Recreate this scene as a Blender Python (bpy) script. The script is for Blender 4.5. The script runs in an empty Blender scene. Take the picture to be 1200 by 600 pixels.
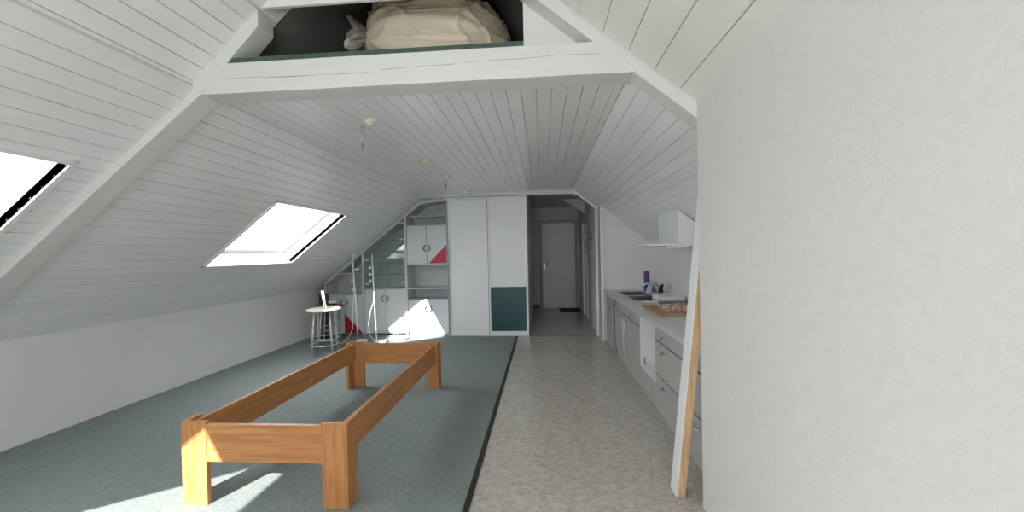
import bpy, bmesh, math, random
from mathutils import Vector, Matrix, noise
random.seed(7)
C = bpy.context.scene.collection
sc = bpy.context.scene
PI = math.pi

# ------------------------------------------------------------------ camera
cam_d = bpy.data.cameras.new('camera'); cam = bpy.data.objects.new('camera', cam_d); C.objects.link(cam)
sc.camera = cam
cam_d.sensor_width = 36; cam_d.lens = 36*470/1200; cam_d.clip_start = .02
yaw, pitch, roll = math.radians(4.3), math.radians(-.55), math.radians(1.2)
fw = Vector((-math.sin(yaw)*math.cos(pitch), math.cos(yaw)*math.cos(pitch), math.sin(pitch)))
rt = Vector((math.cos(yaw), math.sin(yaw), 0)); up = rt.cross(fw)
r2 = rt*math.cos(roll)-up*math.sin(roll); u2 = up*math.cos(roll)+rt*math.sin(roll)
M = Matrix((r2, u2, -fw)).transposed().to_4x4(); M.translation = (0, 0, 1.45)
cam.matrix_world = M

# ------------------------------------------------------------------ light
w = bpy.data.worlds.new('sky'); sc.world = w; w.use_nodes = True
bg = w.node_tree.nodes['Background']; bg.inputs[0].default_value = (.965, .985, 1, 1); bg.inputs[1].default_value = 8.8
sun_d = bpy.data.lights.new('sun', 'SUN'); sun_d.energy = 18; sun_d.angle = math.radians(.6); sun_d.color = (1, .96, .9)
sun = bpy.data.objects.new('sun', sun_d); C.objects.link(sun)
SUN = Vector((.386, 1, -.743)).normalized()
sun.rotation_euler = SUN.to_track_quat('-Z', 'Y').to_euler(); sun.location = (-3, -6, 8)
def portal(loc, direction, sx, sy):
    d = bpy.data.lights.new('daylight_portal', 'AREA'); d.shape = 'RECTANGLE'; d.size = sx; d.size_y = sy
    d.cycles.is_portal = True
    o = bpy.data.objects.new('daylight_portal', d); C.objects.link(o); o.location = loc
    o.rotation_euler = Vector(direction).to_track_quat('-Z', 'Y').to_euler(); return o
sc.view_settings.view_transform = 'Standard'; sc.view_settings.look = 'None'
sc.view_settings.gamma = 1; sc.view_settings.use_curve_mapping = False
sc.view_settings.exposure = .17
sc.cycles.max_bounces = 14; sc.cycles.diffuse_bounces = 9; sc.cycles.transparent_max_bounces = 16

# ------------------------------------------------------------------ materials
def mat(name, col, rough=.5, metal=0, noise_amt=0, nscale=8, stretch=(1,1,1), bump=0, bscale=60, col2=None, spec=.5, detail=3, coat=0):
    m = bpy.data.materials.new(name); m.use_nodes = True; nt = m.node_tree; N = nt.nodes; L = nt.links
    b = N['Principled BSDF']; b.inputs['Roughness'].default_value = rough; b.inputs['Metallic'].default_value = metal
    b.inputs['Specular IOR Level'].default_value = spec; b.inputs['Coat Weight'].default_value = coat
    b.inputs['Base Color'].default_value = (*col, 1)
    tc = N.new('ShaderNodeTexCoord'); mp = N.new('ShaderNodeMapping'); mp.inputs['Scale'].default_value = stretch
    L.new(tc.outputs['Object'], mp.inputs[0])
    n = N.new('ShaderNodeTexNoise'); n.inputs['Scale'].default_value = nscale; n.inputs['Detail'].default_value = detail
    L.new(mp.outputs[0], n.inputs['Vector'])
    cr = N.new('ShaderNodeValToRGB'); c2 = col2 or tuple(c*(1-noise_amt) for c in col)
    cr.color_ramp.elements[0].position = .35; cr.color_ramp.elements[1].position = .65
    cr.color_ramp.elements[0].color = (*c2, 1); cr.color_ramp.elements[1].color = (*col, 1)
    L.new(n.outputs[0], cr.inputs[0]); L.new(cr.outputs[0], b.inputs['Base Color'])
    if bump:
        n2 = N.new('ShaderNodeTexNoise'); n2.inputs['Scale'].default_value = bscale; n2.inputs['Detail'].default_value = 4
        L.new(mp.outputs[0], n2.inputs['Vector'])
        bp = N.new('ShaderNodeBump'); bp.inputs['Strength'].default_value = bump; bp.inputs['Distance'].default_value = .01
        L.new(n2.outputs[0], bp.inputs['Height']); L.new(bp.outputs[0], b.inputs['Normal'])
    return m
def glass(name, tint, refl=.1, rough=.02, base=.0):
    m = bpy.data.materials.new(name); m.use_nodes = True; nt = m.node_tree; N = nt.nodes; L = nt.links
    N.remove(N['Principled BSDF']); out = N['Material Output']
    t = N.new('ShaderNodeBsdfTransparent'); t.inputs[0].default_value = (*tint, 1)
    g = N.new('ShaderNodeBsdfGlossy'); g.inputs['Roughness'].default_value = rough
    lw = N.new('ShaderNodeLayerWeight'); lw.inputs[0].default_value = .5
    pw = N.new('ShaderNodeMath'); pw.operation = 'POWER'; pw.inputs[1].default_value = 4; L.new(lw.outputs['Facing'], pw.inputs[0])
    ad = N.new('ShaderNodeMath'); ad.operation = 'MULTIPLY_ADD'; ad.inputs[1].default_value = refl; ad.inputs[2].default_value = base; L.new(pw.outputs[0], ad.inputs[0])
    mx = N.new('ShaderNodeMixShader'); L.new(ad.outputs[0], mx.inputs[0]); L.new(t.outputs[0], mx.inputs[1]); L.new(g.outputs[0], mx.inputs[2])
    L.new(mx.outputs[0], out.inputs[0]); return m
plank_w = mat('white_plank_paint', (.86,.87,.855), .30, noise_amt=.05, nscale=2, stretch=(3,.4,3), spec=.5)
groove = mat('groove_shade_paint', (.66,.67,.66), .8)
cream_w = mat('cream_plank_paint', (.80,.79,.745), .45, noise_amt=.04, nscale=2)
beam_w = mat('white_beam_paint', (.71,.705,.685), .5, noise_amt=.04, nscale=6, stretch=(1,5,5), bump=.15, bscale=20)
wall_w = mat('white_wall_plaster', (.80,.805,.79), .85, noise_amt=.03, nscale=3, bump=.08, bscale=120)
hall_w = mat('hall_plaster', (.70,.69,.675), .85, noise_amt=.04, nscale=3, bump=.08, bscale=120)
trim_w = mat('white_trim_gloss', (.84,.85,.85), .3)
door_w = mat('white_door_lacquer', (.86,.88,.93), .35, noise_amt=.02)
closet_w = mat('closet_panel_white', (.85,.86,.855), .4, noise_amt=.02, nscale=1.5)
green_p = mat('dark_green_panel', (.022,.075,.085), .3, noise_amt=.1, nscale=1)
alu = mat('aluminium', (.66,.68,.70), .38, .6)
chrome = mat('chrome', (.8,.8,.82), .15, 1)
darkm = mat('dark_gap', (.03,.03,.03), .8)  # near-black standing in for shade in the gaps between kitchen fronts
vinyl = mat('mottled_vinyl', (.54,.49,.458), .2, noise_amt=0, nscale=19, stretch=(1,1.5,1), col2=(.40,.358,.335), detail=6, bump=.03, bscale=30, spec=.6)
vinyl.node_tree.nodes['Color Ramp'].color_ramp.elements[0].position = .38; vinyl.node_tree.nodes['Color Ramp'].color_ramp.elements[1].position = .6
vinyl.node_tree.nodes['Noise Texture'].inputs['Distortion'].default_value = 1.6
carpet = mat('grey_green_carpet', (.285,.315,.312), .95, nscale=55, col2=(.22,.25,.25), detail=5, bump=.6, bscale=300, spec=.1)
loftcarpet = mat('loft_green_carpet', (.10,.14,.115), .95, nscale=40, col2=(.07,.10,.085), bump=.5, bscale=200, spec=.1)
strip_b = mat('black_edge_strip', (.012,.011,.012), .5)
loftgrey = mat('loft_grey_board', (.19,.185,.175), .8, noise_amt=.15, nscale=3)  # pale loft lining coloured grey, the dimness is in the colour
shelf_g = mat('grey_shelf_laminate', (.60,.615,.64), .42, noise_amt=.02)
shelf_b = mat('grey_shelf_back', (.58,.59,.61), .55, noise_amt=.03)
shelf_door = mat('light_grey_door', (.68,.69,.725), .38, noise_amt=.02)
handle_g = mat('grey_handle_plastic', (.30,.31,.33), .4)
red_p = mat('red_laminate', (.50,.018,.055), .4, noise_amt=.05)
vit_glass = glass('tinted_cabinet_glass', (.90,.945,.935), .6, .01, .09)
clear_glass = glass('window_glass', (.97,.98,.98), .5, .01, .04)
pine = mat('orange_pine', (.56,.265,.105), .42, nscale=5, stretch=(1.2,1.2,9), col2=(.46,.195,.068), detail=4, spec=.4)
pine_end = mat('pine_top_edge', (.66,.40,.21), .5, nscale=8, col2=(.58,.33,.16))
def grain(name, st): 
    return mat(name, (.56,.265,.105), .42, nscale=5, stretch=st, col2=(.43,.18,.064), detail=4, spec=.4)
pine_y = grain('pine_along_length', (9,.8,9)); pine_x = grain('pine_across', (.8,9,9)); pine_z = grain('pine_upright', (9,9,.8))
kfront = mat('kitchen_front_grey', (.44,.43,.415), .42, noise_amt=.03)
kbody = mat('kitchen_carcass_white', (.82,.83,.84), .45, noise_amt=.02)
worktop_m = mat('pale_worktop', (.60,.61,.59), .38, nscale=90, col2=(.54,.55,.53), spec=.4)
steel = mat('brushed_steel', (.45,.45,.44), .3, .9)
rawwood = mat('raw_wood_edge', (.66,.45,.27), .7, nscale=6, stretch=(9,9,.8), col2=(.54,.33,.17))
boardw = mat('cutting_board_wood', (.46,.27,.16), .6, nscale=6, stretch=(8,.8,1), col2=(.38,.21,.12))
plastic_w = mat('white_plastic', (.82,.82,.80), .35)
lens_c = mat('cream_lamp_lens', (.85,.78,.62), .3)
bag_m = mat('beige_bag_plastic', (.84,.72,.56), .38, nscale=3, col2=(.78,.66,.50), stretch=(.7,1,2.2), bump=.9, bscale=9, spec=.5)
purple = mat('purple_roll', (.12,.045,.22), .5, noise_amt=.15, nscale=12)
bluecloth = mat('pale_blue_cloth', (.50,.53,.66), .9, nscale=25, col2=(.36,.40,.55), bump=.3, bscale=90)
clothb = mat('patterned_cloth', (.80,.62,.47), .9, nscale=26, col2=(.30,.17,.11), detail=2, bump=.3, bscale=60)
blackp = mat('black_plastic', (.02,.02,.022), .35)
cushion = mat('beige_seat_vinyl', (.80,.74,.58), .45, noise_amt=.05)
brownseat = mat('brown_wood_seat', (.24,.13,.06), .5, nscale=6, stretch=(8,1,1), col2=(.18,.09,.04))
matm = mat('dark_doormat', (.035,.04,.055), .95, noise_amt=.3, nscale=60, bump=.5, bscale=200)
silver = mat('silver_paint', (.60,.61,.62), .3, .4)
clearp = glass('clear_plastic', (.88,.91,.92), .45, .05, .06)

# ------------------------------------------------------------------ helpers
def BM(): return bmesh.new()
def add_box(bm, x0, x1, y0, y1, z0, z1, mi=0):
    v = [bm.verts.new((x, y, z)) for x in (x0, x1) for y in (y0, y1) for z in (z0, z1)]
    for f in ((0,1,3,2),(4,6,7,5),(0,4,5,1),(2,3,7,6),(0,2,6,4),(1,5,7,3)):
        fc = bm.faces.new([v[i] for i in f]); fc.material_index = mi
def add_prism(bm, pts, a, b, axis='y', mi=0):
    def P(p, t):
        return {'y': (p[0], t, p[1]), 'x': (t, p[0], p[1]), 'z': (p[0], p[1], t)}[axis]
    A = [bm.verts.new(P(p, a)) for p in pts]; B = [bm.verts.new(P(p, b)) for p in pts]
    n = len(pts); fs = [bm.faces.new(A), bm.faces.new(list(reversed(B)))]
    for i in range(n): fs.append(bm.faces.new((A[i], B[i], B[(i+1) % n], A[(i+1) % n])))
    for f in fs: f.material_index = mi
def add_tube(bm, pts, r, seg=10, closed=False):
    pts = [Vector(p) for p in pts]; rings = []; n = len(pts); ref = None
    for i, p in enumerate(pts):
        if closed: t = (pts[(i+1) % n]-pts[i-1]).normalized()
        else: t = (pts[min(i+1, n-1)]-pts[max(i-1, 0)]).normalized()
        if ref is None: ref = Vector((1,0,0)) if abs(t.x) < .8 else Vector((0,1,0))
        s = t.cross(ref).normalized(); q = s.cross(t).normalized(); ref = q
        rr = r[i] if isinstance(r, (list, tuple)) else r
        rings.append([bm.verts.new(p+(s*math.cos(2*PI*k/seg)+q*math.sin(2*PI*k/seg))*rr) for k in range(seg)])
    for i in range(n if closed else n-1):
        a, b = rings[i], rings[(i+1) % n]
        for k in range(seg): bm.faces.new((a[k], a[(k+1) % seg], b[(k+1) % seg], b[k])).smooth = True
    if not closed: bm.faces.new(rings[0]); bm.faces.new(list(reversed(rings[-1])))
def add_lathe(bm, prof, cx=0, cy=0, seg=28):
    rings = [[bm.verts.new((cx+r*math.cos(2*PI*k/seg), cy+r*math.sin(2*PI*k/seg), z)) for k in range(seg)] for r, z in prof]
    for i in range(len(rings)-1):
        for k in range(seg): bm.faces.new((rings[i][k], rings[i][(k+1) % seg], rings[i+1][(k+1) % seg], rings[i+1][k])).smooth = True
    bm.faces.new(rings[0]); bm.faces.new(rings[-1])
def obj(name, bm, m, parent=None, bevel=0, smooth=False, local=True):
    bmesh.ops.recalc_face_normals(bm, faces=bm.faces)
    me = bpy.data.meshes.new(name)
    if parent is not None and local:
        bmesh.ops.translate(bm, verts=bm.verts, vec=-world_loc(parent))
    bm.to_mesh(me); bm.free()
    for mm in (m if isinstance(m, (list, tuple)) else [m]): me.materials.append(mm)
    if smooth:
        for p in me.polygons: p.use_smooth = True
    o = bpy.data.objects.new(name, me); C.objects.link(o)
    if parent is not None: o.parent = parent
    if bevel:
        b = o.modifiers.new('bevel', 'BEVEL'); b.width = bevel; b.segments = 2; b.limit_method = 'ANGLE'
    return o
def world_loc(o):
    v = Vector((0,0,0))
    while o is not None: v += o.location; o = o.parent
    return v
def tag(o, label, cat, group=None):
    o['label'] = label; o['category'] = cat
    if group: o['group'] = group
    return o
def thing(name, label, cat, loc, group=None):
    o = bpy.data.objects.new(name, None); C.objects.link(o); o.location = loc; o.empty_display_size = .1
    return tag(o, label, cat, group)
def solo(name, bm, m, label, cat, loc, group=None, bevel=0, smooth=False):
    """a thing that is one mesh, with its origin at its base"""
    bmesh.ops.translate(bm, verts=bm.verts, vec=-Vector(loc))
    o = obj(name, bm, m, None, bevel, smooth); o.location = loc; return tag(o, label, cat, group)
def struct(name, bm, m, bevel=0):
    o = obj(name, bm, m, None, bevel); o['kind'] = 'structure'; return o
def box(x0, x1, y0, y1, z0, z1):
    b = BM(); add_box(b, x0, x1, y0, y1, z0, z1); return b
def dup(root, delta, label=None):
    r = root.copy(); C.objects.link(r); r.location = root.location+Vector(delta)
    if label: r['label'] = label
    for ch in list(root.children):
        c = ch.copy(); C.objects.link(c); c.parent = r
        for g in list(ch.children):
            d = g.copy(); C.objects.link(d); d.parent = c
    return r

# ------------------------------------------------------------------ roof planes
ZC = 2.482; XL, XR = -2.08, .53; TL, TR = .79, .79
XK = -4.15                       # knee wall
def zl(x): return ZC+TL*(x-XL)
def zr(x): return ZC-TR*(x-XR)
NT = .811
def zn(x): return 2.257+NT*(.877-x)   # near right slope
TU = .95
def zu(x): return 2.54+TU*(x-XL)   # near left roof above the beam
RX = (2.257+NT*.877-zu(0))/(TU+NT); RZ = zu(RX)
Y0, YB, YE = -1.6, 2.3, 6.92

def plank_plane(bm, origin, uvec, U, Y0, Y1, nrm, width, gap, holes=(), th=.014):
    """planks running along Y; u measured along uvec from origin. holes: (u0,u1,y0,y1)"""
    o = Vector(origin); u = Vector(uvec).normalized(); n = Vector(nrm).normalized()
    def slab(u0, u1, y0, y1, d0, d1, mi):
        v = []
        for uu in (u0, u1):
            for yy in (y0, y1):
                for dd in (d0, d1):
                    p = o+u*uu+n*dd; v.append(bm.verts.new((p.x, yy, p.z)))
        for f in ((0,1,3,2),(4,6,7,5),(0,4,5,1),(2,3,7,6),(0,2,6,4),(1,5,7,3)):
            bm.faces.new([v[i] for i in f]).material_index = mi
    def cut(u0, u1, d0, d1, mi):
        cuts = sorted({u0, u1, *[h for q in holes for h in q[:2] if u0 < h < u1]})
        for a, b in zip(cuts, cuts[1:]):
            ys = [(Y0, Y1)]
            for (h0, h1, ya, yb) in holes:
                if h0-1e-6 <= a and b <= h1+1e-6:
                    ny = []
                    for (s, e) in ys:
                        if yb <= s or ya >= e: ny.append((s, e)); continue
                        if s < ya: ny.append((s, ya))
                        if yb < e: ny.append((yb, e))
                    ys = ny
            for s, e in ys: slab(a, b, s, e, d0, d1, mi)
    cut(0, U, -.05, -th, 1)
    k = 0.0
    while k < U-1e-4:
        e = min(k+width, U); cut(k+gap/2, e-gap/2, -th, 0, 0); k += width

# ceilings -----------------------------------------------------------
b = BM(); plank_plane(b, (XL, 0, ZC), (1,0,0), XR-XL, YB+.1, YE, (0,0,-1), .0983, .004)
struct('ceiling', b, [plank_w, groove])
dL = Vector((-1, 0, -TL)).normalized(); nL = Vector((TL, 0, -1)).normalized()
cosL = 1/math.sqrt(1+TL*TL)
def uL(x): return (XL-x)/cosL
holes = [(uL(-2.68), uL(-3.48), 3.9, 5.33), (uL(-2.68), uL(-3.48), -1.2, .2), (uL(-2.68), uL(-3.48), 1.0, 2.1)]
b = BM(); plank_plane(b, (XL, 0, ZC), dL, uL(XK-.05), Y0, 7.55, nL, .0983, .004, holes)
o = struct('ceiling', b, [plank_w, groove]); o.name = 'ceiling_left_slope'
cosR = 1/math.sqrt(1+TR*TR)
b = BM(); plank_plane(b, (XR, 0, ZC), (1,0,-TR), (1.76-XR)/cosR, YB+.1, YE, (-TR,0,-1), .0983, .003)
struct('ceiling_right_slope', b, [plank_w, groove])
# near part, open to the ridge
cosN = 1/math.sqrt(1+NT*NT)
b = BM(); plank_plane(b, (RX, 0, RZ), (1,0,-NT), (1.0-RX)/cosN, Y0, YB+.02, (-NT,0,-1), .178, .004)
struct('ceiling_near_right_slope', b, [cream_w, groove])
b = BM(); plank_plane(b, (RX, 0, RZ), (-1,0,-TU), (RX-XL+.12)*math.sqrt(1+TU*TU), Y0, YB+.16, (TU,0,-1), .0983, .005)
struct('ceiling_near_left_slope', b, [plank_w, groove])
# loft roof lining and floor
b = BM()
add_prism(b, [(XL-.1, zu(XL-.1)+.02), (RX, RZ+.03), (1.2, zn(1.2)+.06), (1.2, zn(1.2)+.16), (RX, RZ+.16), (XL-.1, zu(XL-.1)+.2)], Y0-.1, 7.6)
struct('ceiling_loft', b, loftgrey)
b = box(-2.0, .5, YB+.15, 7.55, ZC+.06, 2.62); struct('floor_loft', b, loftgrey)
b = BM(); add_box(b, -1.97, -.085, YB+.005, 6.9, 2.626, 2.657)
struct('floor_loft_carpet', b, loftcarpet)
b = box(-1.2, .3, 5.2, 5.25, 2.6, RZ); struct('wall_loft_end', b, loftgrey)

# skylights ----------------------------------------------------------
def skylight(idx, y0, y1):
    xa, xb = -2.68, -3.48
    def q(x, off): p = Vector((x, 0, zl(x)))-nL*off; return (p.x, p.z)
    b = BM(); D = .24
    ix, ox = .0, .025
    # linings: up-slope, down-slope (prisms along y) and both sides
    s = dL*.02
    def quad(x0, x1, o0, o1): return [q(x0,o0), q(x1,o0), q(x1,o1), q(x0,o1)]
    add_prism(b, quad(xa+.025, xa, -.012, D), y0-.03, y1+.03)
    add_prism(b, quad(xb, xb-.025, -.012, D), y0-.03, y1+.03)
    add_prism(b, quad(xa+.025, xb-.025, -.012, D), y0-.03, y0)
    add_prism(b, quad(xa+.025, xb-.025, -.012, D), y1, y1+.03)
    w_ = struct('window_%d' % idx, b, trim_w)
    b = BM()
    add_prism(b, quad(xa, xa-.05, D-.07, D-.02), y0, y1); add_prism(b, quad(xb+.05, xb, D-.07, D-.02), y0, y1)
    add_prism(b, quad(xa, xb, D-.07, D-.02), y0, y0+.055); add_prism(b, quad(xa, xb, D-.07, D-.02), y1-.055, y1)
    obj('window_frame', b, trim_w, w_)
    b = BM(); add_prism(b, quad(xa-.04, xb+.04, D-.05, D-.044), y0+.04, y1-.04); obj('pane', b, clear_glass, w_)
    c = (Vector((xa,0,zl(xa)))+Vector((xb,0,zl(xb))))/2-nL*(D+.02); c.y = (y0+y1)/2
    portal(c, nL, y1-y0, 1.03)
skylight(1, 3.9, 5.33); skylight(2, -1.2, .2); skylight(3, 1.0, 2.1)  # second and third roof windows are added to bring in daylight
# added translucent blind, spreads soft fill light from the added third roof window
blind = bpy.data.materials.new('blind_fabric'); blind.use_nodes = True; nt = blind.node_tree; nt.nodes.remove(nt.nodes['Principled BSDF'])
tl = nt.nodes.new('ShaderNodeBsdfTranslucent'); tl.inputs[0].default_value = (.86,.88,.9,1); df = nt.nodes.new('ShaderNodeBsdfDiffuse'); df.inputs[0].default_value = (.9,.9,.9,1)
mx = nt.nodes.new('ShaderNodeMixShader'); mx.inputs[0].default_value = .35; nt.links.new(tl.outputs[0], mx.inputs[1]); nt.links.new(df.outputs[0], mx.inputs[2]); nt.links.new(mx.outputs[0], nt.nodes['Material Output'].inputs[0])
def q3(x, off): p = Vector((x, 0, zl(x)))-nL*off; return (p.x, p.z)
b = BM(); add_prism(b, [q3(-2.69, .13), q3(-3.47, .13), q3(-3.47, .132), q3(-2.69, .132)], 1.005, 2.095)
obj('window_blind', b, blind, bpy.data.objects['window_3'])

# shell --------------------------------------------------------------
b = box(-.44, 1.8, Y0, YE-.03, -.05, 0); struct('floor', b, vinyl)
b = box(XK-.05, -.475, Y0, 7.5, -.05, .006); struct('floor_carpet', b, carpet)
b = box(-.475, -.44, Y0, 6.86, -.05, .009); struct('trim_1', b, strip_b)
b = box(-.48, 1.0, YE-.03, 10.4, -.05, -.001); struct('floor_hall', b, vinyl)
b = box(-.25, .93, 6.86, 6.9, -.02, .005); struct('trim_2', b, mat('threshold_grey', (.22,.2,.19), .4))
b = box(XK-.1, XK, Y0, 7.55, 0, zl(XK)+.08); struct('wall_left', b, wall_w)
# back wall behind the shelves
b = BM(); add_prism(b, [(XK-.05, 0), (-.3, 0), (-.3, 2.7), (-2.4, 2.7), (XK-.05, 1.2)], 7.5, 7.6); struct('wall_back', b, wall_w)
b = BM(); add_prism(b, [(-2.6, 2.7), (1.4, 2.7), (RX, RZ+.8)], 7.5, 7.6); struct('wall_back_gable', b, wall_w)
# kitchen end wall
KX = 1.70
b = BM(); add_prism(b, [(.93, 0), (KX+.06, 0), (KX+.06, zr(KX+.06)), (.93, zr(.93))], 6.5, 6.6); struct('wall_kitchen_end', b, wall_w)
b = box(KX, KX+.06, YB, 6.6, 0, zr(KX)+.02); struct('wall_right', b, wall_w)
b = BM(); add_prism(b, [(.96, 0), (KX+.06, 0), (KX+.06, zr(KX+.06)+.03), (.96, zn(.96))], YB-.04, YB); struct('wall_kitchen_near', b, wall_w)
# partition beside the camera
b = BM(); add_prism(b, [(.87, 0), (.97, 0), (.97, zn(.97)+.01), (.87, zn(.87)+.01)], Y0, YB); struct('wall_partition', b, beam_w)
# gable behind the camera, with an added unseen window for daylight
b = BM()
add_box(b, XK, -2.1, Y0-.1, Y0, 0, zl(-2.1)); add_box(b, 0, 1.0, Y0-.1, Y0, 0, zn(1.0)); add_box(b, -2.1, 0, Y0-.1, Y0, 0, .9)
add_prism(b, [(-2.1, 2.0), (.0, 2.0), (.0, zn(.0)), (RX, RZ+.02), (XL, zu(XL)), (-2.1, zl(-2.1))], Y0-.1, Y0)
struct('wall_window_gable', b, wall_w)
b = BM()
for x0, x1 in ((-2.1,-2.03),(-1.085,-1.015),(-.07,0)): add_box(b, x0, x1, Y0-.08, Y0-.02, .9, 2.0)
for z0 in (.9, 1.93): add_box(b, -2.03, -.07, Y0-.08, Y0-.02, z0, z0+.07)
w_ = struct('window_4', b, trim_w)
obj('pane', box(-2.03, -.07, Y0-.053, Y0-.047, .97, 1.93), clear_glass, w_)
portal((-1.05, Y0-.15, 1.45), (0,1,0), 2.1, 1.1)

# beam, rafter -------------------------------------------------------
b = BM(); add_prism(b, [(-2.2, 2.445), (XR+.02, 2.445), (XR-.15, 2.628), (-1.98, 2.628)], YB, YB+.165)
beam = struct('trim_3', b, beam_w, .004)
# drying crack along the beam face
b = BM(); pts = []
for i in range(61):
    x = -1.9+i*(2.25/60); pts.append((x, 2.536+.012*math.sin(x*2.2+1)+.006*noise.noise(Vector((x*5, 0, 0)))+(.012 if x > -.95 else 0)))
for i in range(60):
    if i in (24, 25, 38): continue
    (xa, za), (xb, zb) = pts[i], pts[i+1]; t0 = .0018*(.25+abs(noise.noise(Vector((xa*3, 4, 0)))*1.6)); t1 = t0
    add_prism(b, [(xa, za-t0), (xb, zb-t1), (xb, zb+t1), (xa, za+t0)], YB-.0006, YB+.004)
obj('drying_crack', b, mat('crack_shadow_brown', (.12,.11,.10), .9), beam)
def raf(x): return 2.455-.815*(x-.52)
b = BM()
add_prism(b, [(-.35, raf(-.35)), (.98, raf(.98)), (.98, zn(.98)+.02), (-.35, zn(-.35)+.02)], YB-.003, YB+.13)
rafter = struct('trim_4', b, beam_w, .003)
b = BM(); 
xs = (.02, .93)
add_prism(b, [(xs[0], raf(xs[0])+.078), (xs[1], raf(xs[1])+.078), (xs[1], raf(xs[1])+.0815), (xs[0], raf(xs[0])+.0815)], YB-.006, YB)
obj('joint_line', b, groove, rafter)
# left rafter
b = BM(); add_prism(b, [(-4.1, zl(-4.1)-.06), (-2.05, zl(-2.05)-.06), (-1.67, zu(-1.67)-.09), (-1.67, zu(-1.67)+.03), (XL-.1, zu(XL-.1)+.03), (-4.1, zl(-4.1)+.03)], YB-.003, YB+.14)
struct('trim_5', b, beam_w, .003)
# panel closing the right of the loft, and board above its opening
b = BM(); add_prism(b, [(-.085, 2.626), (.36, 2.626), (-.085, zn(-.085))], YB+.13, YB+.16); struct('wall_loft_panel', b, wall_w)
b = BM(); add_prism(b, [(-1.65, 2.945), (-.07, 2.945), (-.1, zn(-.1)), (RX, RZ)], YB+.0, YB+.02); struct('wall_loft_front', b, wall_w)

# hallway ------------------------------------------------------------
HY, HZ = 10.3, 2.57
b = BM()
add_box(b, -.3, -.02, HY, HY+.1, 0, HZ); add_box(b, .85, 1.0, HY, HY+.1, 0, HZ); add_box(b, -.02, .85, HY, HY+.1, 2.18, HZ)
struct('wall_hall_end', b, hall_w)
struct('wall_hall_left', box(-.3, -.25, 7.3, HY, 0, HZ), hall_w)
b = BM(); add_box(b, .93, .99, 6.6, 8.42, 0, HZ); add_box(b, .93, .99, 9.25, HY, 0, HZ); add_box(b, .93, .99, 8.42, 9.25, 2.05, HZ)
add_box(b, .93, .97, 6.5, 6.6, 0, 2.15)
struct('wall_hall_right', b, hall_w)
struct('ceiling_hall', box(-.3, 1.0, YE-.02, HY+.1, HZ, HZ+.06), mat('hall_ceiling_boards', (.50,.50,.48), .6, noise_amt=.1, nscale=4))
struct('ceiling_over_shelf', box(-2.2, -1.62, YE-.01, 7.5, ZC, ZC+.05), plank_w)
struct('wall_stairwell', box(-.1, .95, HY+.1, HY+.13, -.05, HZ), hall_w)  # unseen board added behind the entry door to stop light leaks
struct('baseboard_hall', box(-.25, -.075, HY-.015, HY, 0, .09), mat('brown_skirting', (.17,.15,.13), .5))
d = struct('door_1', box(0, .83, HY-.02, HY+.03, .004, 2.168), door_w, .003)
b = BM(); add_box(b, -.075, 0, HY-.035, HY+.02, 0, 2.245); add_box(b, .83, .905, HY-.035, HY+.02, 0, 2.245); add_box(b, 0, .83, HY-.035, HY+.02, 2.17, 2.245)
obj('door_frame', b, mat('grey_door_casing', (.44,.43,.42), .5), d)
b = BM(); add_tube(b, [(.05, HY-.02, 1.15), (.05, HY-.07, 1.15), (.16, HY-.07, 1.15)], .011); add_lathe(b, [(.001,0)], 0, 0, 3) if False else None
add_box(b, .03, .07, HY-.03, HY-.02, .98, 1.2); h = obj('door_handle', b, steel, d)
b = BM(); add_tube(b, [(.05, HY-.045, 1.03), (.05, HY-.02, 1.03)], .014); obj('lock_cylinder', b, handle_g, h)
# room door in the right hall wall
struct('wall_behind_door', box(.995, 1.02, 8.2, 9.5, 0, 2.4), hall_w)  # unseen backing added behind the door to keep outside light out
d = struct('door_2', box(.955, .985, 8.46, 9.21, .01, 2.03), door_w)
b = BM(); add_box(b, .915, .955, 8.38, 8.45, 0, 2.12); add_box(b, .915, .955, 9.21, 9.28, 0, 2.12); add_box(b, .915, .955, 8.38, 9.28, 2.04, 2.12)
obj('door_frame', b, trim_w, d)
# header over closet and hallway, slope trims, corner posts
b = BM(); add_box(b, -1.70, .56, 6.84, 6.92, 2.418, 2.60); struct('trim_6', b, beam_w, .003)
b = BM(); add_prism(b, [(.50, zr(.50)-.0), (1.0, zr(1.0)), (1.0, zr(1.0)-.028), (.50, zr(.50)-.028)], 6.80, 6.86); struct('trim_7', b, trim_w)
b = BM(); add_prism(b, [(.93, zr(.93)), (1.62, zr(1.62)), (1.62, zr(1.62)-.018), (.93, zr(.93)-.018)], 6.47, 6.5); struct('trim_8', b, trim_w)
struct('trim_9', box(.905, .935, 6.85, 6.90, 0, zr(.92)-.02), trim_w)
struct('trim_10', box(.925, .965, 6.465, 6.5, 0, zr(.95)-.02), trim_w)
b = BM(); add_prism(b, [(.56, 6.9), (.93, 6.9), (.93, 6.86), (.56, 6.86)], 2.4, 2.6, 'z'); struct('wall_over_opening', BM() if False else b, hall_w)
b.free() if False else None
# diagonal roof strut at the hall ceiling
b = BM(); add_prism(b, [(.46, 2.57), (.93, 2.57), (.93, 2.26)], 8.75, 8.83); struct('trim_11', b, beam_w)

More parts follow.
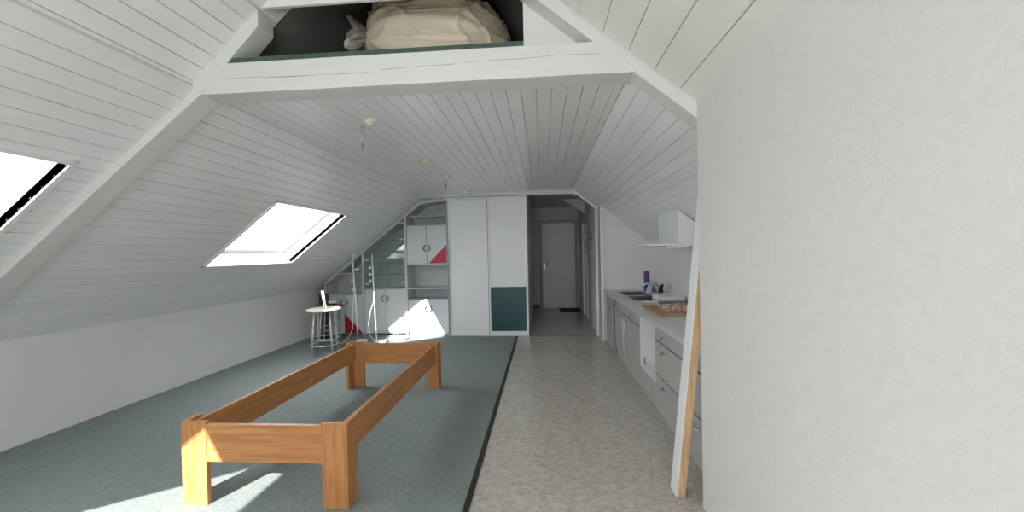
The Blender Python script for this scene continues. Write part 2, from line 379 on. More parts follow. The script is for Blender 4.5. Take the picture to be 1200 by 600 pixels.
# ------------------------------------------------------------------ sliding wardrobe
t = thing('sliding_wardrobe', 'tall white sliding-door wardrobe between grey shelf wall and hallway', 'wardrobe', (-.95, 7.1, 0))
b = BM(); add_box(b, -1.645, -1.625, 6.90, 7.3, .006, 2.41); add_box(b, -.27, -.25, 6.90, 7.3, .006, 2.41); add_box(b, -1.635, -.27, 7.28, 7.3, .006, 2.41); add_box(b, -1.635, -.27, 6.95, 7.28, 2.39, 2.41)
obj('carcass', b, closet_w, t)
obj('edge_profile', box(-1.646, -1.634, 6.87, 6.90, .006, 2.385), handle_g, t)  # dark strip standing in for the shadow gap at the wardrobe edge
b = BM(); add_box(b, -1.645, -.25, 6.865, 6.95, .006, .022); obj('floor_rail', b, alu, t)
b = BM(); add_box(b, -1.645, -.25, 6.86, 6.95, 2.385, 2.41); obj('top_rail', b, trim_w, t)
d = obj('door', box(-1.60, -.94, 6.925, 6.94, .06, 2.36), closet_w, t)
b = BM(); add_box(b, -1.635, -1.60, 6.915, 6.945, .024, 2.384); add_box(b, -.94, -.915, 6.915, 6.945, .024, 2.384); add_box(b, -1.60, -.94, 6.915, 6.945, .024, .10); add_box(b, -1.60, -.94, 6.915, 6.945, 2.34, 2.384)
obj('door_frame', b, closet_w, d, .003)
d = obj('door', box(-.90, -.285, 6.885, 6.9, .88, 2.36), closet_w, t)
b = BM()
add_box(b, -.925, -.90, 6.87, 6.905, .024, 2.384); add_box(b, -.285, -.252, 6.87, 6.905, .024, 2.384)
for z0, z1 in ((.024, .09), (.855, .885), (2.35, 2.384)): add_box(b, -.90, -.285, 6.87, 6.905, z0, z1)
obj('door_frame', b, trim_w, d, .002)
g = obj('brush_seal', box(-.938, -.926, 6.875, 6.913, .03, 2.38), handle_g, d)  # dark strip standing in for shade in the gap between the doors
g = obj('lower_panel', box(-.90, -.285, 6.882, 6.895, .09, .855), green_p, d); g['label'] = 'dark green lower panel'

# ------------------------------------------------------------------ grey shelf wall
SY = 7.05
def cup_handle(parent, x, z, side, y=SY-.0):
    """half ring pull opening towards the door gap; side=-1 left door, +1 right"""
    b = BM(); pts = []
    for dx, dz in ((-.002,-.048),(.012,-.044),(.034,-.012),(.034,.012),(.012,.044),(-.002,.048)): pts.append((x+side*dx, y-.018, z+dz))
    add_tube(b, pts, .014, 8)
    add_tube(b, [pts[0], (pts[0][0], y, pts[0][2])], .008, 8); add_tube(b, [pts[-1], (pts[-1][0], y, pts[-1][2])], .008, 8)
    return obj('handle', b, handle_g, parent)
def door_pair(t, x0, x1, z0, z1, hz, red=None, m=shelf_door):
    xm = (x0+x1)/2
    for s, a, c in ((-1, x0+.004, xm-.004), (1, xm+.004, x1-.004)):
        d = obj('door', box(a, c, SY-.018, SY, z0+.003, z1-.003), m, t, .002)
        cup_handle(d, xm+s*.028, hz, s, SY-.018)
        if red and s == 1:
            b = BM(); add_prism(b, [(q[0], q[1]) for q in red], SY-.0205, SY-.0178)
            r = obj('corner_inlay', b, red_p, d); r['label'] = 'red triangular inlay'
def foot(b, x): add_box(b, x-.02, x+.02, SY-.03, SY+.03, .006, .03)
# tall right section
t = thing('shelf_unit', 'tall grey shelf unit with red-cornered upper doors beside the white wardrobe', 'shelf unit', (-2.06, 7.25, 0), 'sections of the grey shelf wall')
x0, x1 = -2.445, -1.66
b = BM(); add_box(b, x0-.012, x0+.028, SY-.035, 7.48, .006, zl(x0)-.035); obj('side_panel', b, shelf_g, t)
b = BM(); add_box(b, x1-.028, x1+.012, SY-.035, 7.48, .006, 2.44); obj('side_panel', b, shelf_g, t)
b = BM(); add_prism(b, [(x0+.028, .06), (x1-.028, .06), (x1-.028, 2.40), (-2.14, zl(-2.14)-.06), (x0+.028, zl(x0+.028)-.06)], 7.46, 7.48); obj('back_panel', b, shelf_b, t)
b = BM(); add_prism(b, [(x0-.01, zl(x0-.01)-.035), (-2.13, zl(-2.13)-.03), (x1-.028, ZC-.045), (x1-.028, ZC-.085), (-2.15, zl(-2.15)-.085), (x0-.01, zl(x0-.01)-.09)], SY-.03, 7.47)
obj('sloping_top', b, shelf_g, t)
for z, th in ((2.13,.022), (1.955,.025), (1.262,.025), (.832,.022), (.63,.022), (.022,.03)):
    xs0 = max(x0+.028, (z+.14-ZC)/TL+XL) if z > 2 else x0+.028
    obj('shelf', box(xs0, x1-.028, SY-.0 if z in (1.955,1.262,.63,.022) else SY-.01, 7.46, z-th/2, z+th/2), shelf_g, t, .002)
door_pair(t, x0+.028, x1-.028, 1.275, 1.945, 1.55, [(-2.02, 1.282), (-1.694, 1.282), (-1.694, 1.61)])
door_pair(t, x0+.028, x1-.028, .035, .62, .47)
# glass middle section
t = thing('display_cabinet', 'grey cabinet with green-tinted glass doors under sloping ceiling, middle of shelf wall', 'cabinet', (-2.85, 7.25, 0), 'sections of the grey shelf wall')
x0, x1 = -3.235, -2.46
obj('side_panel', box(x0-.02, x0+.02, SY-.035, 7.48, .006, zl(x0)-.03), shelf_g, t)
b = BM(); add_prism(b, [(x0+.02, .84), (x1, .84), (x1, zl(x1)-.06), (x0+.02, zl(x0+.02)-.06)], 7.46, 7.48); obj('back_panel', b, shelf_b, t)
obj('lower_carcass', box(x0+.02, x1, SY, 7.48, .03, .835), shelf_g, t)
b = BM(); add_prism(b, [(x0-.02, zl(x0-.02)-.035), (x1, zl(x1)-.035), (x1, zl(x1)-.085), (x0-.02, zl(x0-.02)-.085)], SY-.03, 7.47); obj('sloping_top', b, shelf_g, t)
for z in (1.09, 1.30, 1.53, 1.71, 1.9):
    xs0 = max(x0+.02, (z+.1-ZC)/TL+XL)
    obj('glass_shelf', box(xs0, x1, SY+.03, 7.45, z-.004, z+.004), vit_glass, t)
xm = -2.855
for s, a, c in ((-1, x0+.024, xm-.003), (1, xm+.003, x1-.004)):
    b = BM(); add_prism(b, [(a, .845), (c, .845), (c, zl(c)-.09), (a, zl(a)-.09)], SY-.012, SY-.005)
    d = obj('glass_door', b, vit_glass, t)
    for z in (.93, 1.36) if s < 0 else (.95, 1.52, 1.72, 2.02):
        hx = a+.045 if s < 0 else c-.045
        obj('hinge', box(hx-.035, hx+.035, SY-.02, SY-.002, z-.012, z+.012), plastic_w, d)
    cup_handle(d, xm+s*.03, 1.22, s, SY-.012)
door_pair(t, x0+.02, x1, .035, .828, .66)
# low left section
t = thing('shelf_unit', 'low grey shelf unit with one red-cornered door under the lowest ceiling slope', 'shelf unit', (-3.6, 7.25, 0), 'sections of the grey shelf wall')
x0, x1 = -3.955, -3.256
obj('side_panel', box(x0-.015, x0+.02, SY-.03, 7.48, .006, zl(x0)-.08), shelf_g, t)
b = BM(); add_prism(b, [(x0+.02, .74), (x1, .74), (x1, zl(x1)-.05), (x0+.02, zl(x0+.02)-.05)], 7.46, 7.48); obj('back_panel', b, shelf_b, t)
obj('lower_carcass', box(x0+.02, x1, SY, 7.46, .03, .74), shelf_g, t)
b = BM(); add_prism(b, [(x0-.015, zl(x0-.015)-.035), (x1, zl(x1)-.035), (x1, zl(x1)-.085), (x0-.015, zl(x0-.015)-.085)], SY-.03, 7.47); obj('sloping_top', b, shelf_g, t)
obj('shelf', box(-3.66, x1, SY-.01, 7.46, 1.115, 1.137), shelf_g, t)
door_pair(t, x0+.02, x1, .035, .735, .60, [(-3.601, .042), (-3.265, .042), (-3.601, .385)])
b = BM(); add_prism(b, [(-4.05, zl(-4.05)-.012), (-2.1, zl(-2.1)-.012), (-2.1, zl(-2.1)-.03), (-4.05, zl(-4.05)-.03)], SY-.05, SY-.01); add_box(b, -2.12, -1.70, 6.925, SY-.01, ZC-.05, ZC)
struct('trim_12', b, shelf_g)

# ------------------------------------------------------------------ bed frame
t = thing('bed_frame', 'orange pine bed frame without mattress standing on the grey-green carpet', 'bed', (-1.63, 3.23, .006))
BX0, BX1, BY0, BY1, BT = -2.135, -1.125, 2.19, 4.30, .03
zt = .495
def post(px, py, sx, sy):
    b = BM()
    w_ = .155
    # L-section: one board across the end, one along the side
    add_box(b, min(px, px+sx*w_), max(px, px+sx*w_), min(py, py+sy*BT), max(py, py+sy*BT), .006, zt)
    add_box(b, min(px, px+sx*BT), max(px, px+sx*BT), min(py+sy*BT, py+sy*.125), max(py+sy*BT, py+sy*.125), .006, zt+.003)
    obj('leg', b, pine_z, t, .002)
post(BX1, BY0, -1, 1); post(BX0, BY0, 1, 1); post(BX1, BY1, -1, -1); post(BX0, BY1, 1, -1)
obj('side_rail', box(BX1-BT-.026, BX1-BT, BY0+BT, BY1-BT, .285, .48), pine_y, t, .002)
obj('side_rail', box(BX0+BT, BX0+BT+.026, BY0+BT, BY1-BT, .285, .48), pine_y, t, .002)
obj('end_rail', box(BX0+.155, BX1-.155, BY1-BT, BY1-.002, .262, .48), pine_x, t, .002)
obj('end_rail', box(BX0+.155, BX1-.155, BY0+.002, BY0+BT, .262, .48), pine_x, t, .002)

# ------------------------------------------------------------------ kitchen
FX = 1.0; WZ = .82
def bow(parent, y, z, L=.10, x=FX, m=chrome):
    b = BM()
    pts = [(x, y-L/2, z), (x-.02, y-L/2*.8, z-.003), (x-.028, y, z-.006), (x-.02, y+L/2*.8, z-.003), (x, y+L/2, z)]
    add_tube(b, pts, [.006,.007,.008,.007,.006], 8); return obj('handle', b, m, parent)
def front(t, nm, y0, y1, z0, z1, hz=None, hy=None, L=.1):
    d = obj(nm, box(FX, FX+.018, y0+.003, y1-.003, z0+.007, z1-.007), kfront, t, .0015)
    if hz: bow(d, hy if hy is not None else (y0+y1)/2, hz, L)
    return d
def cab(label, y0, y1, layout, body=True):
    t = thing('base_cabinet', label, 'kitchen cabinet', (FX+.3, (y0+y1)/2, 0), 'kitchen base cabinets')
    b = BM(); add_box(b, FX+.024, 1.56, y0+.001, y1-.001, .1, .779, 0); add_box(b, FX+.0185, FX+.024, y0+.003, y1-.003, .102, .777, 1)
    if y1 > 4.9:
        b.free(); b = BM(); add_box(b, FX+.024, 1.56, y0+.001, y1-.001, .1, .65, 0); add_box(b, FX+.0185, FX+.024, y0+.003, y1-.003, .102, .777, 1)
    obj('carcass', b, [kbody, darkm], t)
    obj('plinth', box(FX+.012, FX+.03, y0, y1, 0, .098), kfront, t)
    for a in layout: front(t, *a)
    return t
# far narrow unit
cab('narrow white-sided kitchen base unit at the far end by the wall', 5.82, 6.46,
    [('drawer', 5.84, 6.44, .64, .775, .72, None, .3), ('drawer', 5.84, 6.44, .49, .64, .585, None, .3), ('drawer', 5.84, 6.44, .1, .49, .42, None, .3)])
cab('grey kitchen base cabinet, the far half under the sink', 4.97, 5.66,
    [('drawer', 4.97, 5.66, .64, .775, .71), ('door', 4.97, 5.66, .1, .64, .59)])
cab('grey kitchen base cabinet below the drainer, next to the empty appliance bay', 4.27, 4.97,
    [('drawer', 4.27, 4.97, .64, .775, .71), ('door', 4.27, 4.97, .1, .64, .59, 4.87)])
# white hook chain hanging from the sink cabinet handle
b = BM(); pts = [(FX-.03, 4.97+.06*math.sin(k/12*2*PI), .52+.075*math.cos(k/12*2*PI)) for k in range(12)]
add_tube(b, pts, .005, 6, True); add_tube(b, [(FX-.03, 4.97, .445), (FX-.028, 4.97, .12)], .004, 6)
solo('hanging_cord', b, plastic_w, 'thin white looped cord hanging down the grey sink cabinet fronts', 'cord', (FX-.03, 4.97, .12))
# open appliance bay
t = thing('open_base_cabinet', 'open white kitchen bay with missing appliance between grey doors and drawers', 'kitchen cabinet', (FX+.3, 4.0, 0), 'kitchen base cabinets')
obj('side_panel', box(FX+.002, 1.56, 4.252, 4.269, .1, .779), kbody, t)
obj('side_panel', box(FX+.002, 1.56, 3.705, 3.72, .1, .779), kbody, t)
obj('back_panel', box(1.545, 1.56, 3.72, 4.252, .26, .779), kbody, t)
obj('bottom_panel', box(FX+.002, 1.545, 3.72, 4.252, .245, .262), kbody, t)
obj('plinth', box(FX+.012, FX+.03, 3.705, 4.269, 0, .098), kfront, t)
obj('lower_front', box(FX, FX+.018, 3.708, 4.266, .1, .243), kfront, t)
obj('bracket', box(FX+.03, FX+.045, 4.235, 4.252, .262, .33), steel, t)
DL = [(.64, .775, .70), (.34, .64, .57), (.1, .34, .27)]
cab('grey kitchen drawer unit with three drawers beside the empty bay', 3.10, 3.70, [('drawer', 3.10, 3.70, a, c, h, None, .13) for a, c, h in DL])
cab('grey kitchen drawer unit nearest the camera, behind the leaning plank', 2.36, 3.10, [('drawer', 2.36, 3.10, a, c, h, None, .13) for a, c, h in DL])
# worktop with cut-out for the sink
b = BM(); WF = .968; s0, s1, s2, s3 = 1.10, 1.50, 4.95, 6.2
add_box(b, WF, KX-.002, 2.34, s2, .78, WZ); add_box(b, WF, KX-.002, s3, 6.498, .78, WZ)
add_box(b, WF, s0, s2, s3, .78, WZ); add_box(b, s1, KX-.002, s2, s3, .78, WZ)
wt = solo('worktop', b, worktop_m, 'long pale grey kitchen worktop running along the right wall', 'worktop', (1.33, 4.4, .78))
wt_up = solo('upstand', box(KX-.018, KX-.002, 2.34, 6.49, WZ, WZ+.045), worktop_m, 'low pale splash strip along the worktop back edge', 'splash strip', (KX-.01, 4.4, WZ))
# sink
t = thing('sink', 'steel double-bowl sink set into the pale worktop', 'sink', (1.3, 5.55, WZ))
b = BM(); z0, z1 = WZ-.002, WZ+.004
for (a, c, e, f_) in ((s0-.02, s1+.02, s2-.02, 5.02), (s0-.02, s1+.02, 6.10, s3+.02), (s0-.02, s0+.035, 5.02, 6.10), (s1-.035, s1+.02, 5.02, 6.10), (s0+.035, s1-.035, 5.52, 5.60)):
    add_box(b, a, c, e, f_, z0, z1)
obj('rim', b, steel, t)
for ya, yb in ((5.02, 5.52), (5.60, 6.10)):
    b = BM(); xa, xb = s0+.035, s1-.035; zb = WZ-.16
    vs = [b.verts.new(p) for p in ((xa,ya,z0+.003),(xb,ya,z0+.003),(xb,yb,z0+.003),(xa,yb,z0+.003),(xa+.02,ya+.02,zb),(xb-.02,ya+.02,zb),(xb-.02,yb-.02,zb),(xa+.02,yb-.02,zb))]
    for f in ((0,1,5,4),(1,2,6,5),(2,3,7,6),(3,0,4,7),(4,5,6,7)): b.faces.new([vs[i] for i in f])
    obj('bowl', b, mat('dark_steel_bowl', (.16,.16,.155), .35, .7), t)
# tap
t = thing('tap', 'chrome and black kitchen tap behind the sink, half hidden by a cloth', 'tap', (1.575, 5.5, WZ))
b = BM(); add_tube(b, [(1.575, 5.5, WZ+.001), (1.575, 5.5, WZ+.10)], .03, 14); obj('body', b, blackp, t)
b = BM(); pts = [(1.575-.14*(1-math.cos(a))*.9, 5.5, WZ+.09+.09*math.sin(a)) for a in [PI*.85*k/10 for k in range(11)]]
add_tube(b, pts, .015, 10); obj('spout', b, chrome, t)
b = BM(); add_tube(b, [(1.575, 5.5, WZ+.10), (1.585, 5.44, WZ+.16)], [.026,.012], 10); obj('lever', b, blackp, t)
# cloth hanging over the spout
b = BM(); n = 22; g = []
for i in range(n+1):
    row = []
    for j in range(15):
        s = (i/n-.5)*.52; yy = 5.49+(j/14-.5)*.17*(1+.7*abs(s))
        xx = 1.455+s*.22*(1 if abs(s) > .05 else 1); zz = WZ+.20-abs(s)*.62-.06*s*s
        o_ = .014*math.sin(j*1.35+abs(s)*4)+.01*noise.noise(Vector((s*9, j*.5, 1)))
        row.append(b.verts.new((xx+(o_ if s < 0 else -o_), yy, max(zz, WZ+.012)+.006*math.sin(j))))
    g.append(row)
for i in range(n):
    for j in range(14): b.faces.new((g[i][j], g[i+1][j], g[i+1][j+1], g[i][j+1]))
o = solo('dishcloth', b, bluecloth, 'pale blue dishcloth draped over the kitchen tap', 'cloth', (1.455, 5.49, WZ+.01), smooth=True)
m_ = o.modifiers.new('thickness', 'SOLIDIFY'); m_.thickness = .004
# purple roll
t = thing('kitchen_roll', 'tall purple wrapped roll with pale top standing behind the sink', 'roll', (1.545, 6.1, WZ))
b = BM(); add_lathe(b, [(.037,WZ+.001),(.040,WZ+.01),(.040,WZ+.30),(.037,WZ+.31)], 1.545, 6.1); obj('wrapper', b, purple, t)
b = BM(); add_lathe(b, [(.034,WZ+.31),(.036,WZ+.32),(.030,WZ+.335)], 1.545, 6.1); obj('end_cap', b, plastic_w, t)
# dish tray
t = thing('dish_tray', 'cream plastic dish tray on the worktop between tap and cutting board', 'tray', (1.5, 4.93, WZ))
b = BM(); xa, xb, ya, yb, h_ = 1.37, 1.655, 4.80, 5.16, .075
for (p, q, r_, s_) in ((xa, xb, ya, ya+.01), (xa, xb, yb-.01, yb), (xa, xa+.01, ya, yb), (xb-.01, xb, ya, yb)): add_box(b, p, q, r_, s_, WZ+.006, WZ+h_)
add_box(b, xa, xb, ya, yb, WZ+.005, WZ+.014); obj('tray_body', b, plastic_w, t, .002)
b = BM()
for k in range(9): add_tube(b, [(xa+.01, ya+.03+k*.036, WZ+.03), (xa+.1, ya+.03+k*.036, WZ+.085), (xb-.01, ya+.03+k*.036, WZ+.03)], .0025, 6)
obj('rack_wires', b, silver, t)
# clear plastic box
t = thing('storage_box', 'clear shallow plastic box between dish tray and cutting board', 'box', (1.5, 4.67, WZ))
b = BM(); xa, xb, ya, yb, h_ = 1.33, 1.62, 4.60, 4.77, .035
for (p, q, r_, s_) in ((xa, xb, ya, ya+.004), (xa, xb, yb-.004, yb), (xa, xa+.004, ya, yb), (xb-.004, xb, ya, yb)): add_box(b, p, q, r_, s_, WZ+.002, WZ+h_)
add_box(b, xa, xb, ya, yb, WZ+.001, WZ+.004); obj('box_body', b, clearp, t)
obj('lid', box(xa-.004, xb+.004, ya-.004, yb+.004, WZ+h_, WZ+h_+.005), clearp, t)
# white strip by the sink
solo('spatula', box(1.20, 1.40, 4.87, 4.90, WZ+.001, WZ+.012), plastic_w, 'thin white plastic spatula lying between sink and dish tray', 'spatula', (1.3, 4.885, WZ), bevel=.003)
# cutting board and cloth
solo('cutting_board', box(1.08, 1.66, 3.83, 4.50, WZ+.001, WZ+.022), boardw, 'large brown wooden cutting board lying on the worktop', 'cutting board', (1.37, 4.16, WZ), bevel=.004)
b = BM(); n = 46; g = []
for i in range(n+1):
    row = []
    for j in range(n+1):
        u, v = i/n*2-1, j/n*2-1
        x = 1.40+u*.205*(1+.1*noise.noise(Vector((v*3,0,5)))); y = 4.17+v*.20*(1+.15*noise.noise(Vector((u*3,3,5))))
        e = max(0, 1-max(abs(u), abs(v))**4)
        z = WZ+.026+e*(.028+.035*abs(noise.noise(Vector((u*4, v*4, 2))))+.012*noise.noise(Vector((u*11, v*11, 2))))
        row.append(b.verts.new((x, y, z)))
    g.append(row)
for i in range(n):
    for j in range(n): b.faces.new((g[i][j], g[i+1][j], g[i+1][j+1], g[i][j+1]))
o = solo('tea_towel', b, clothb, 'crumpled cream and brown patterned towel on the cutting board', 'towel', (1.40, 4.17, WZ+.022), smooth=True)
m_ = o.modifiers.new('thickness', 'SOLIDIFY'); m_.thickness = .004
# wall socket
t = thing('wall_socket', 'white wall socket above the worktop near the cutting board', 'socket', (KX-.004, 4.72, .92))
obj('plate', box(KX-.012, KX-.001, 4.685, 4.765, .915, .995), plastic_w, t, .003)
b = BM(); add_tube(b, [(KX-.018, 4.725, .955), (KX-.012, 4.725, .955)], .022, 16); obj('insert', b, plastic_w, t)
# extractor hood
t = thing('extractor_hood', 'white boxed extractor hood with flat plate below the sloping ceiling', 'extractor hood', (1.5, 4.35, 1.47))
hx = 1.33
b = BM(); add_prism(b, [(hx, 1.50), (KX-.002, 1.50), (KX-.002, zr(KX)-.01), (hx, zr(hx)-.01)], 4.04, 4.70); obj('chimney_box', b, trim_w, t, .004)
b = BM()
add_prism(b, [(1.0, 1.485), (KX-.002, 1.47), (KX-.002, 1.499), (1.0, 1.499)], 3.98, 4.78); obj('base_plate', b, trim_w, t, .002)
obj('lamp_strip', box(1.2, 1.42, 4.0, 4.06, 1.458, 1.476), plastic_w, t)

# ------------------------------------------------------------------ leaning plank
t = thing('plank', 'white-faced wooden plank with raw edges leaning upright beside the partition post', 'plank', (.765, 2.44, 0))
L_, ang = 2.02, math.atan(.108)
def slat(x0, x1, y0, y1, z1=L_):
    b = box(x0, x1, y0, y1, 0, z1); bmesh.ops.rotate(b, verts=b.verts, cent=(0,0,0), matrix=Matrix.Rotation(ang, 3, 'Y'))
    bmesh.ops.translate(b, verts=b.verts, vec=(.750, 2.385, .004)); return b
o = obj('raw_core', slat(.006, .028, 0, .105), rawwood, t)
o = obj('white_face', slat(0, .0055, 0, .105), trim_w, t); o['label'] = 'white painted face'
o = obj('edge_batten', slat(.0285, .052, .002, .05), rawwood, t)

# ------------------------------------------------------------------ ceiling lamps
def ceil_lamp(x, y, label, s=1):
    t = thing('ceiling_lamp', label, 'ceiling lamp', (x, y, ZC-.03), 'small round ceiling lamps')
    b = BM(); add_lathe(b, [(.034*s,ZC-.03),(.042*s,ZC-.022),(.042*s,ZC-.001)], x, y); obj('base', b, lens_c, t)
    for sx in (-1, 1): obj('clip', box(x+sx*.045*s-.012, x+sx*.045*s+.012, y-.006, y+.006, ZC-.014, ZC-.001), silver, t)
    b = BM(); add_lathe(b, [(.012,ZC-.045),(.026*s,ZC-.038),(.028*s,ZC-.03)], x, y); obj('lens', b, lens_c, t)
for x, y, lb in ((-1.28, 2.97, 'round cream ceiling lamp nearest the white beam'), (-1.25, 4.30, 'round cream ceiling lamp halfway down the planked ceiling'),
                 (-1.24, 5.26, 'small ceiling lamp third from the white beam'), (-1.235, 6.60, 'smallest ceiling lamp right before the wardrobe header')):
    ceil_lamp(x, y, lb)
def dangler(x, y, z1, lb, L=.19):
    t = thing('pendant_spot', lb, 'pendant lamp', (x, y, z1-L), 'bare hanging halogen fittings')
    z0 = z1-L
    b = BM(); add_tube(b, [(x, y, z1), (x, y, z0+.06)], .007, 6); add_tube(b, [(x+.012, y, z1), (x+.01, y, z0+.05)], .003, 6); obj('rod', b, silver, t)
    b = BM(); add_tube(b, [(x+.003, y, z0+.07), (x+.004, y, z0)], [.010, .003], 8); obj('bulb_pin', b, handle_g, t)
    b = BM(); add_tube(b, [(x-.02+.012*math.cos(a), y, z1-L*.55+.03*math.sin(a)) for a in [2*PI*k/12 for k in range(12)]], .003, 6, True); obj('wire_loop', b, silver, t)
dangler(-1.42, 3.12, ZC, 'bare halogen fitting hanging from ceiling beside the nearest round lamp', .2)
dangler(-1.28, 5.35, 2.40+.08, 'tiny dark halogen fitting hanging from the far ceiling', .17)

# ------------------------------------------------------------------ bag in the loft
b = BM(); bmesh.ops.create_icosphere(b, subdivisions=6, radius=1)
cb = Vector((-.735, 3.06, 2.965))
neck = Vector((-1, -.45, .0)).normalized(); na = neck.cross(Vector((0,0,1))).normalized(); nb = neck.cross(na)
for v in b.verts:
    d = v.co.normalized()
    an = math.acos(max(-1, min(1, d.dot(neck)))); ph = math.atan2(d.dot(nb), d.dot(na))
    cs, sn = math.cos(ph), math.sin(ph)
    f1 = 1-abs(noise.noise(Vector((cs*3.2, sn*3.2, an*.55))))*2
    f2 = 1-abs(noise.noise(Vector((cs*6.5+4, sn*6.5, an*1.1+2))))*2
    warp = d*2.1+noise.noise_vector(d*1.3)*.8
    f3 = 1-abs(noise.noise(warp))*2
    k = 1+.045*max(f1, 0)**4*min(1, an*1.5)+.03*max(f2, 0)**4+.05*max(f3, 0)**6+.07*noise.noise(d*1.1)
    sx, sy, sz = .52, .48, .325
    q = [math.copysign(abs(d[i])**.78, d[i]) for i in range(3)]
    p = Vector((q[0]*sx*k, q[1]*sy*k, q[2]*sz*k))
    p.z = max(p.z, 2.659-cb.z)
    v.co = p+cb
bagt = thing('bag', 'huge beige plastic bag bulging on the loft above the white beam', 'bag', (cb.x, cb.y, 2.657))
obj('bag_body', b, bag_m, bagt, smooth=True)
# gathered neck and its flared end
b = BM(); n = 22; rings = []
prof = [(-.04,.06),(.0,.035),(.03,.03),(.06,.06),(.10,.10),(.13,.095)]
p0 = Vector((-1.185, 2.78, 2.99)); dr = Vector((-.7, -.25, .1)).normalized(); e1 = dr.cross(Vector((0,1,0))).normalized(); e2 = dr.cross(e1)
for s, r in prof:
    ring = []
    for k in range(n):
        a = 2*PI*k/n; rr = r*(1+.2*math.sin(a*5+s*8)); ring.append(b.verts.new(p0+dr*(s+.035*math.sin(a*3))+e1*rr*math.cos(a)*1.1+e2*rr*math.sin(a)*.45))
    rings.append(ring)
for i in range(len(rings)-1):
    for k in range(n): b.faces.new((rings[i][k], rings[i][(k+1)%n], rings[i+1][(k+1)%n], rings[i+1][k]))
obj('tied_neck', b, mat('bag_neck_plastic', (.42,.37,.31), .25, nscale=12, col2=(.25,.23,.2)), bagt, smooth=True)

# ------------------------------------------------------------------ left corner: stools, camera, lamps
def stool(cx, cy, sz, r, label, seatm, back=False):
    t = thing('bar_stool', label, 'stool', (cx, cy, .006), 'stools by the shelf wall')
    b = BM(); add_lathe(b, [(r*.9, sz-.035), (r, sz-.028), (r, sz-.008), (r*.93, sz)], cx, cy, 36); obj('seat', b, seatm, t)
    for k in range(4):
        a = PI/4+k*PI/2+.25; b = BM()
        add_tube(b, [(cx+r*.62*math.cos(a), cy+r*.62*math.sin(a), sz-.035), (cx+r*.86*math.cos(a), cy+r*.86*math.sin(a), .012)], .013, 10); obj('leg', b, silver, t)
    for z, rr in ((.17, .83), (.26, .80)):
        b = BM(); add_tube(b, [(cx+r*rr*math.cos(2*PI*q/32), cy+r*rr*math.sin(2*PI*q/32), z) for q in range(32)], .007, 8, True); obj('foot_ring', b, silver, t)
    if back:
        b = BM()
        for s in (-1, 1):
            add_tube(b, [(cx+s*.012+.10, cy-r*.55, sz-.01), (cx+s*.012+.065, cy-r*.6, sz+.27)], .008, 8)
        obj('back_rod', b, silver, t)
    return t
stool(-3.19, 5.62, .69, .235, 'metal bar stool with round beige seat at the left edge', cushion, True)
stool(-3.56, 6.45, .625, .23, 'bar stool with brown wooden seat behind the beige one', brownseat)
# small camera on the brown stool
t = thing('camera_body', 'small black and silver camera lying on the brown stool seat', 'camera', (-3.46, 6.36, .625))
obj('lower_body', box(-3.54, -3.40, 6.33, 6.39, .627, .67), blackp, t, .004)
obj('top_plate', box(-3.52, -3.41, 6.335, 6.385, .67, .707), plastic_w, t, .004)
b = BM(); add_tube(b, [(-3.44, 6.33, .655), (-3.44, 6.295, .655)], .02, 16); obj('lens', b, blackp, t)
b = BM(); add_tube(b, [(-3.40, 6.35, .655), (-3.36, 6.30, .635), (-3.33, 6.26, .632), (-3.29, 6.24, .62), (-3.275, 6.235, .52), (-3.29, 6.23, .42)], .006, 6); obj('strap', b, blackp, t)
# dark board behind stools
solo('wood_panel', box(-3.90, -3.74, 6.72, 6.75, .006, .80), mat('dark_brown_board', (.06,.035,.03), .5), 'dark brown board standing upright at the left behind the stools', 'board', (-3.82, 6.735, .006))
def floor_lamp(cx, cy, lean, top, label, heads, basebox):
    t = thing('floor_lamp', label, 'floor lamp', (cx, cy, .006), 'thin white floor lamps')
    b = BM(); add_tube(b, [(cx, cy, .05), (cx-lean*.5, cy, top*.5), (cx-lean, cy, top)], .0115, 8); obj('pole', b, plastic_w, t)
    obj('base', box(*basebox), plastic_w, t, .006)
    for (z, dx, s) in heads:
        x = cx-lean*(z/top)
        b = BM(); add_tube(b, [(x, cy, z), (x+dx*.5, cy-.02, z)], .007, 8)
        add_tube(b, [(x+dx*.5, cy-.02, z), (x+dx, cy-.03, z+.008)], [.018*s, .026*s], 12); obj('spotlight', b, plastic_w, t)
    return t
l = floor_lamp(-3.05, 6.38, .06, 1.47, 'thin white floor lamp nearer the left, in front of low shelves',
    [(1.455, .07, .8), (1.22, .10, .9), (1.04, -.03, 1.0), (.88, -.02, .8)], (-3.06, -2.92, 6.33, 6.45, .007, .06))
b = BM(); add_tube(b, [(-3.09, 6.36, .95), (-3.10, 6.34, .6), (-3.10, 6.3, .25), (-3.16, 6.24, .09), (-3.28, 6.15, .016)], .005, 6); obj('cable', b, plastic_w, l)
l = floor_lamp(-2.735, 6.38, .045, 1.47, 'thin white floor lamp before the glass cabinet doors',
    [(1.24, -.045, 1.0), (1.13, -.05, 1.1), (1.02, -.05, 1.1)], (-2.76, -2.58, 6.34, 6.46, .007, .05))
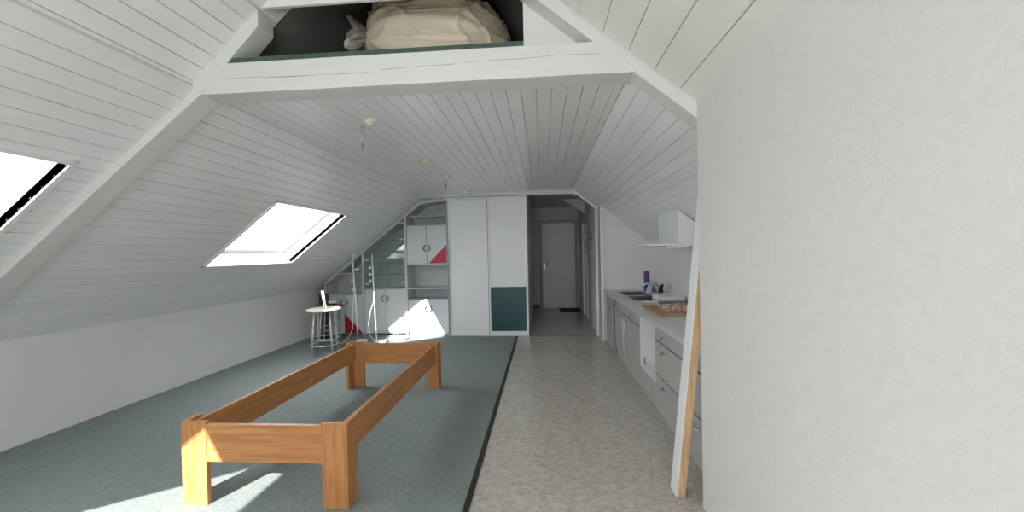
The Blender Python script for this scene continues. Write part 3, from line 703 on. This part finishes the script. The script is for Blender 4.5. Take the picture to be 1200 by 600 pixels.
b = BM(); add_tube(b, [(-2.75, 6.37, .72), (-2.81, 6.35, .55), (-2.85, 6.35, .33), (-2.82, 6.33, .15), (-2.74, 6.3, .06), (-2.7, 6.3, .016)], .005, 6); obj('cable', b, plastic_w, l)
# round disc stand
t = thing('disc_stand', 'low round silver disc with two short rods near the sunlit cabinet', 'stand', (-2.500, 6.72, .006))
b = BM(); add_lathe(b, [(.19,.007),(.20,.015),(.10,.045),(.03,.06)], -2.500, 6.72, 36); obj('disc', b, silver, t)
for dx, h_ in ((-.065, .24), (-.015, .31)):
    b = BM(); add_tube(b, [(-2.500+dx, 6.72, .045), (-2.500+dx-.01, 6.72, h_)], .008, 8); obj('rod', b, silver, t)

# ------------------------------------------------------------------ hallway items
solo('doormat', box(.40, .90, 9.55, 10.22, 0, .012), matm, 'dark grey-blue doormat before the white entry door', 'doormat', (.65, 9.9, 0))
t = thing('coat_rack', 'small dark wall coat rack on the right hallway wall', 'coat rack', (.9, 7.9, 1.68))
b = BM(); add_box(b, .905, .928, 7.45, 8.15, 1.66, 1.70); add_box(b, .80, .928, 7.45, 8.15, 1.77, 1.785); obj('rail', b, handle_g, t)
for y in (7.55, 7.8, 8.05):
    b = BM(); add_tube(b, [(.905, y, 1.67), (.86, y, 1.65), (.85, y, 1.69)], .006, 6); obj('hook', b, handle_g, t)
t = thing('clothes_hanger', 'dark clothes hanger dangling from the hallway coat rack', 'hanger', (.87, 8.05, 1.42))
b = BM(); add_tube(b, [(.855, 8.075, 1.66), (.87, 8.05, 1.60), (.88, 8.05, 1.56)], .004, 6); obj('hook', b, handle_g, t)
b = BM(); add_tube(b, [(.83, 8.02, 1.42), (.86, 8.05, 1.50), (.88, 8.05, 1.56), (.895, 8.08, 1.50), (.91, 8.12, 1.42)], .007, 6); obj('shoulder', b, handle_g, t)
t = thing('door_phone', 'small beige door phone beside the entry door', 'door phone', (.925, 10.05, 1.35))
obj('housing', box(.90, .929, 9.98, 10.12, 1.32, 1.62), lens_c, t, .004)
obj('handset', box(.875, .90, 10.0, 10.05, 1.33, 1.60), plastic_w, t, .006)
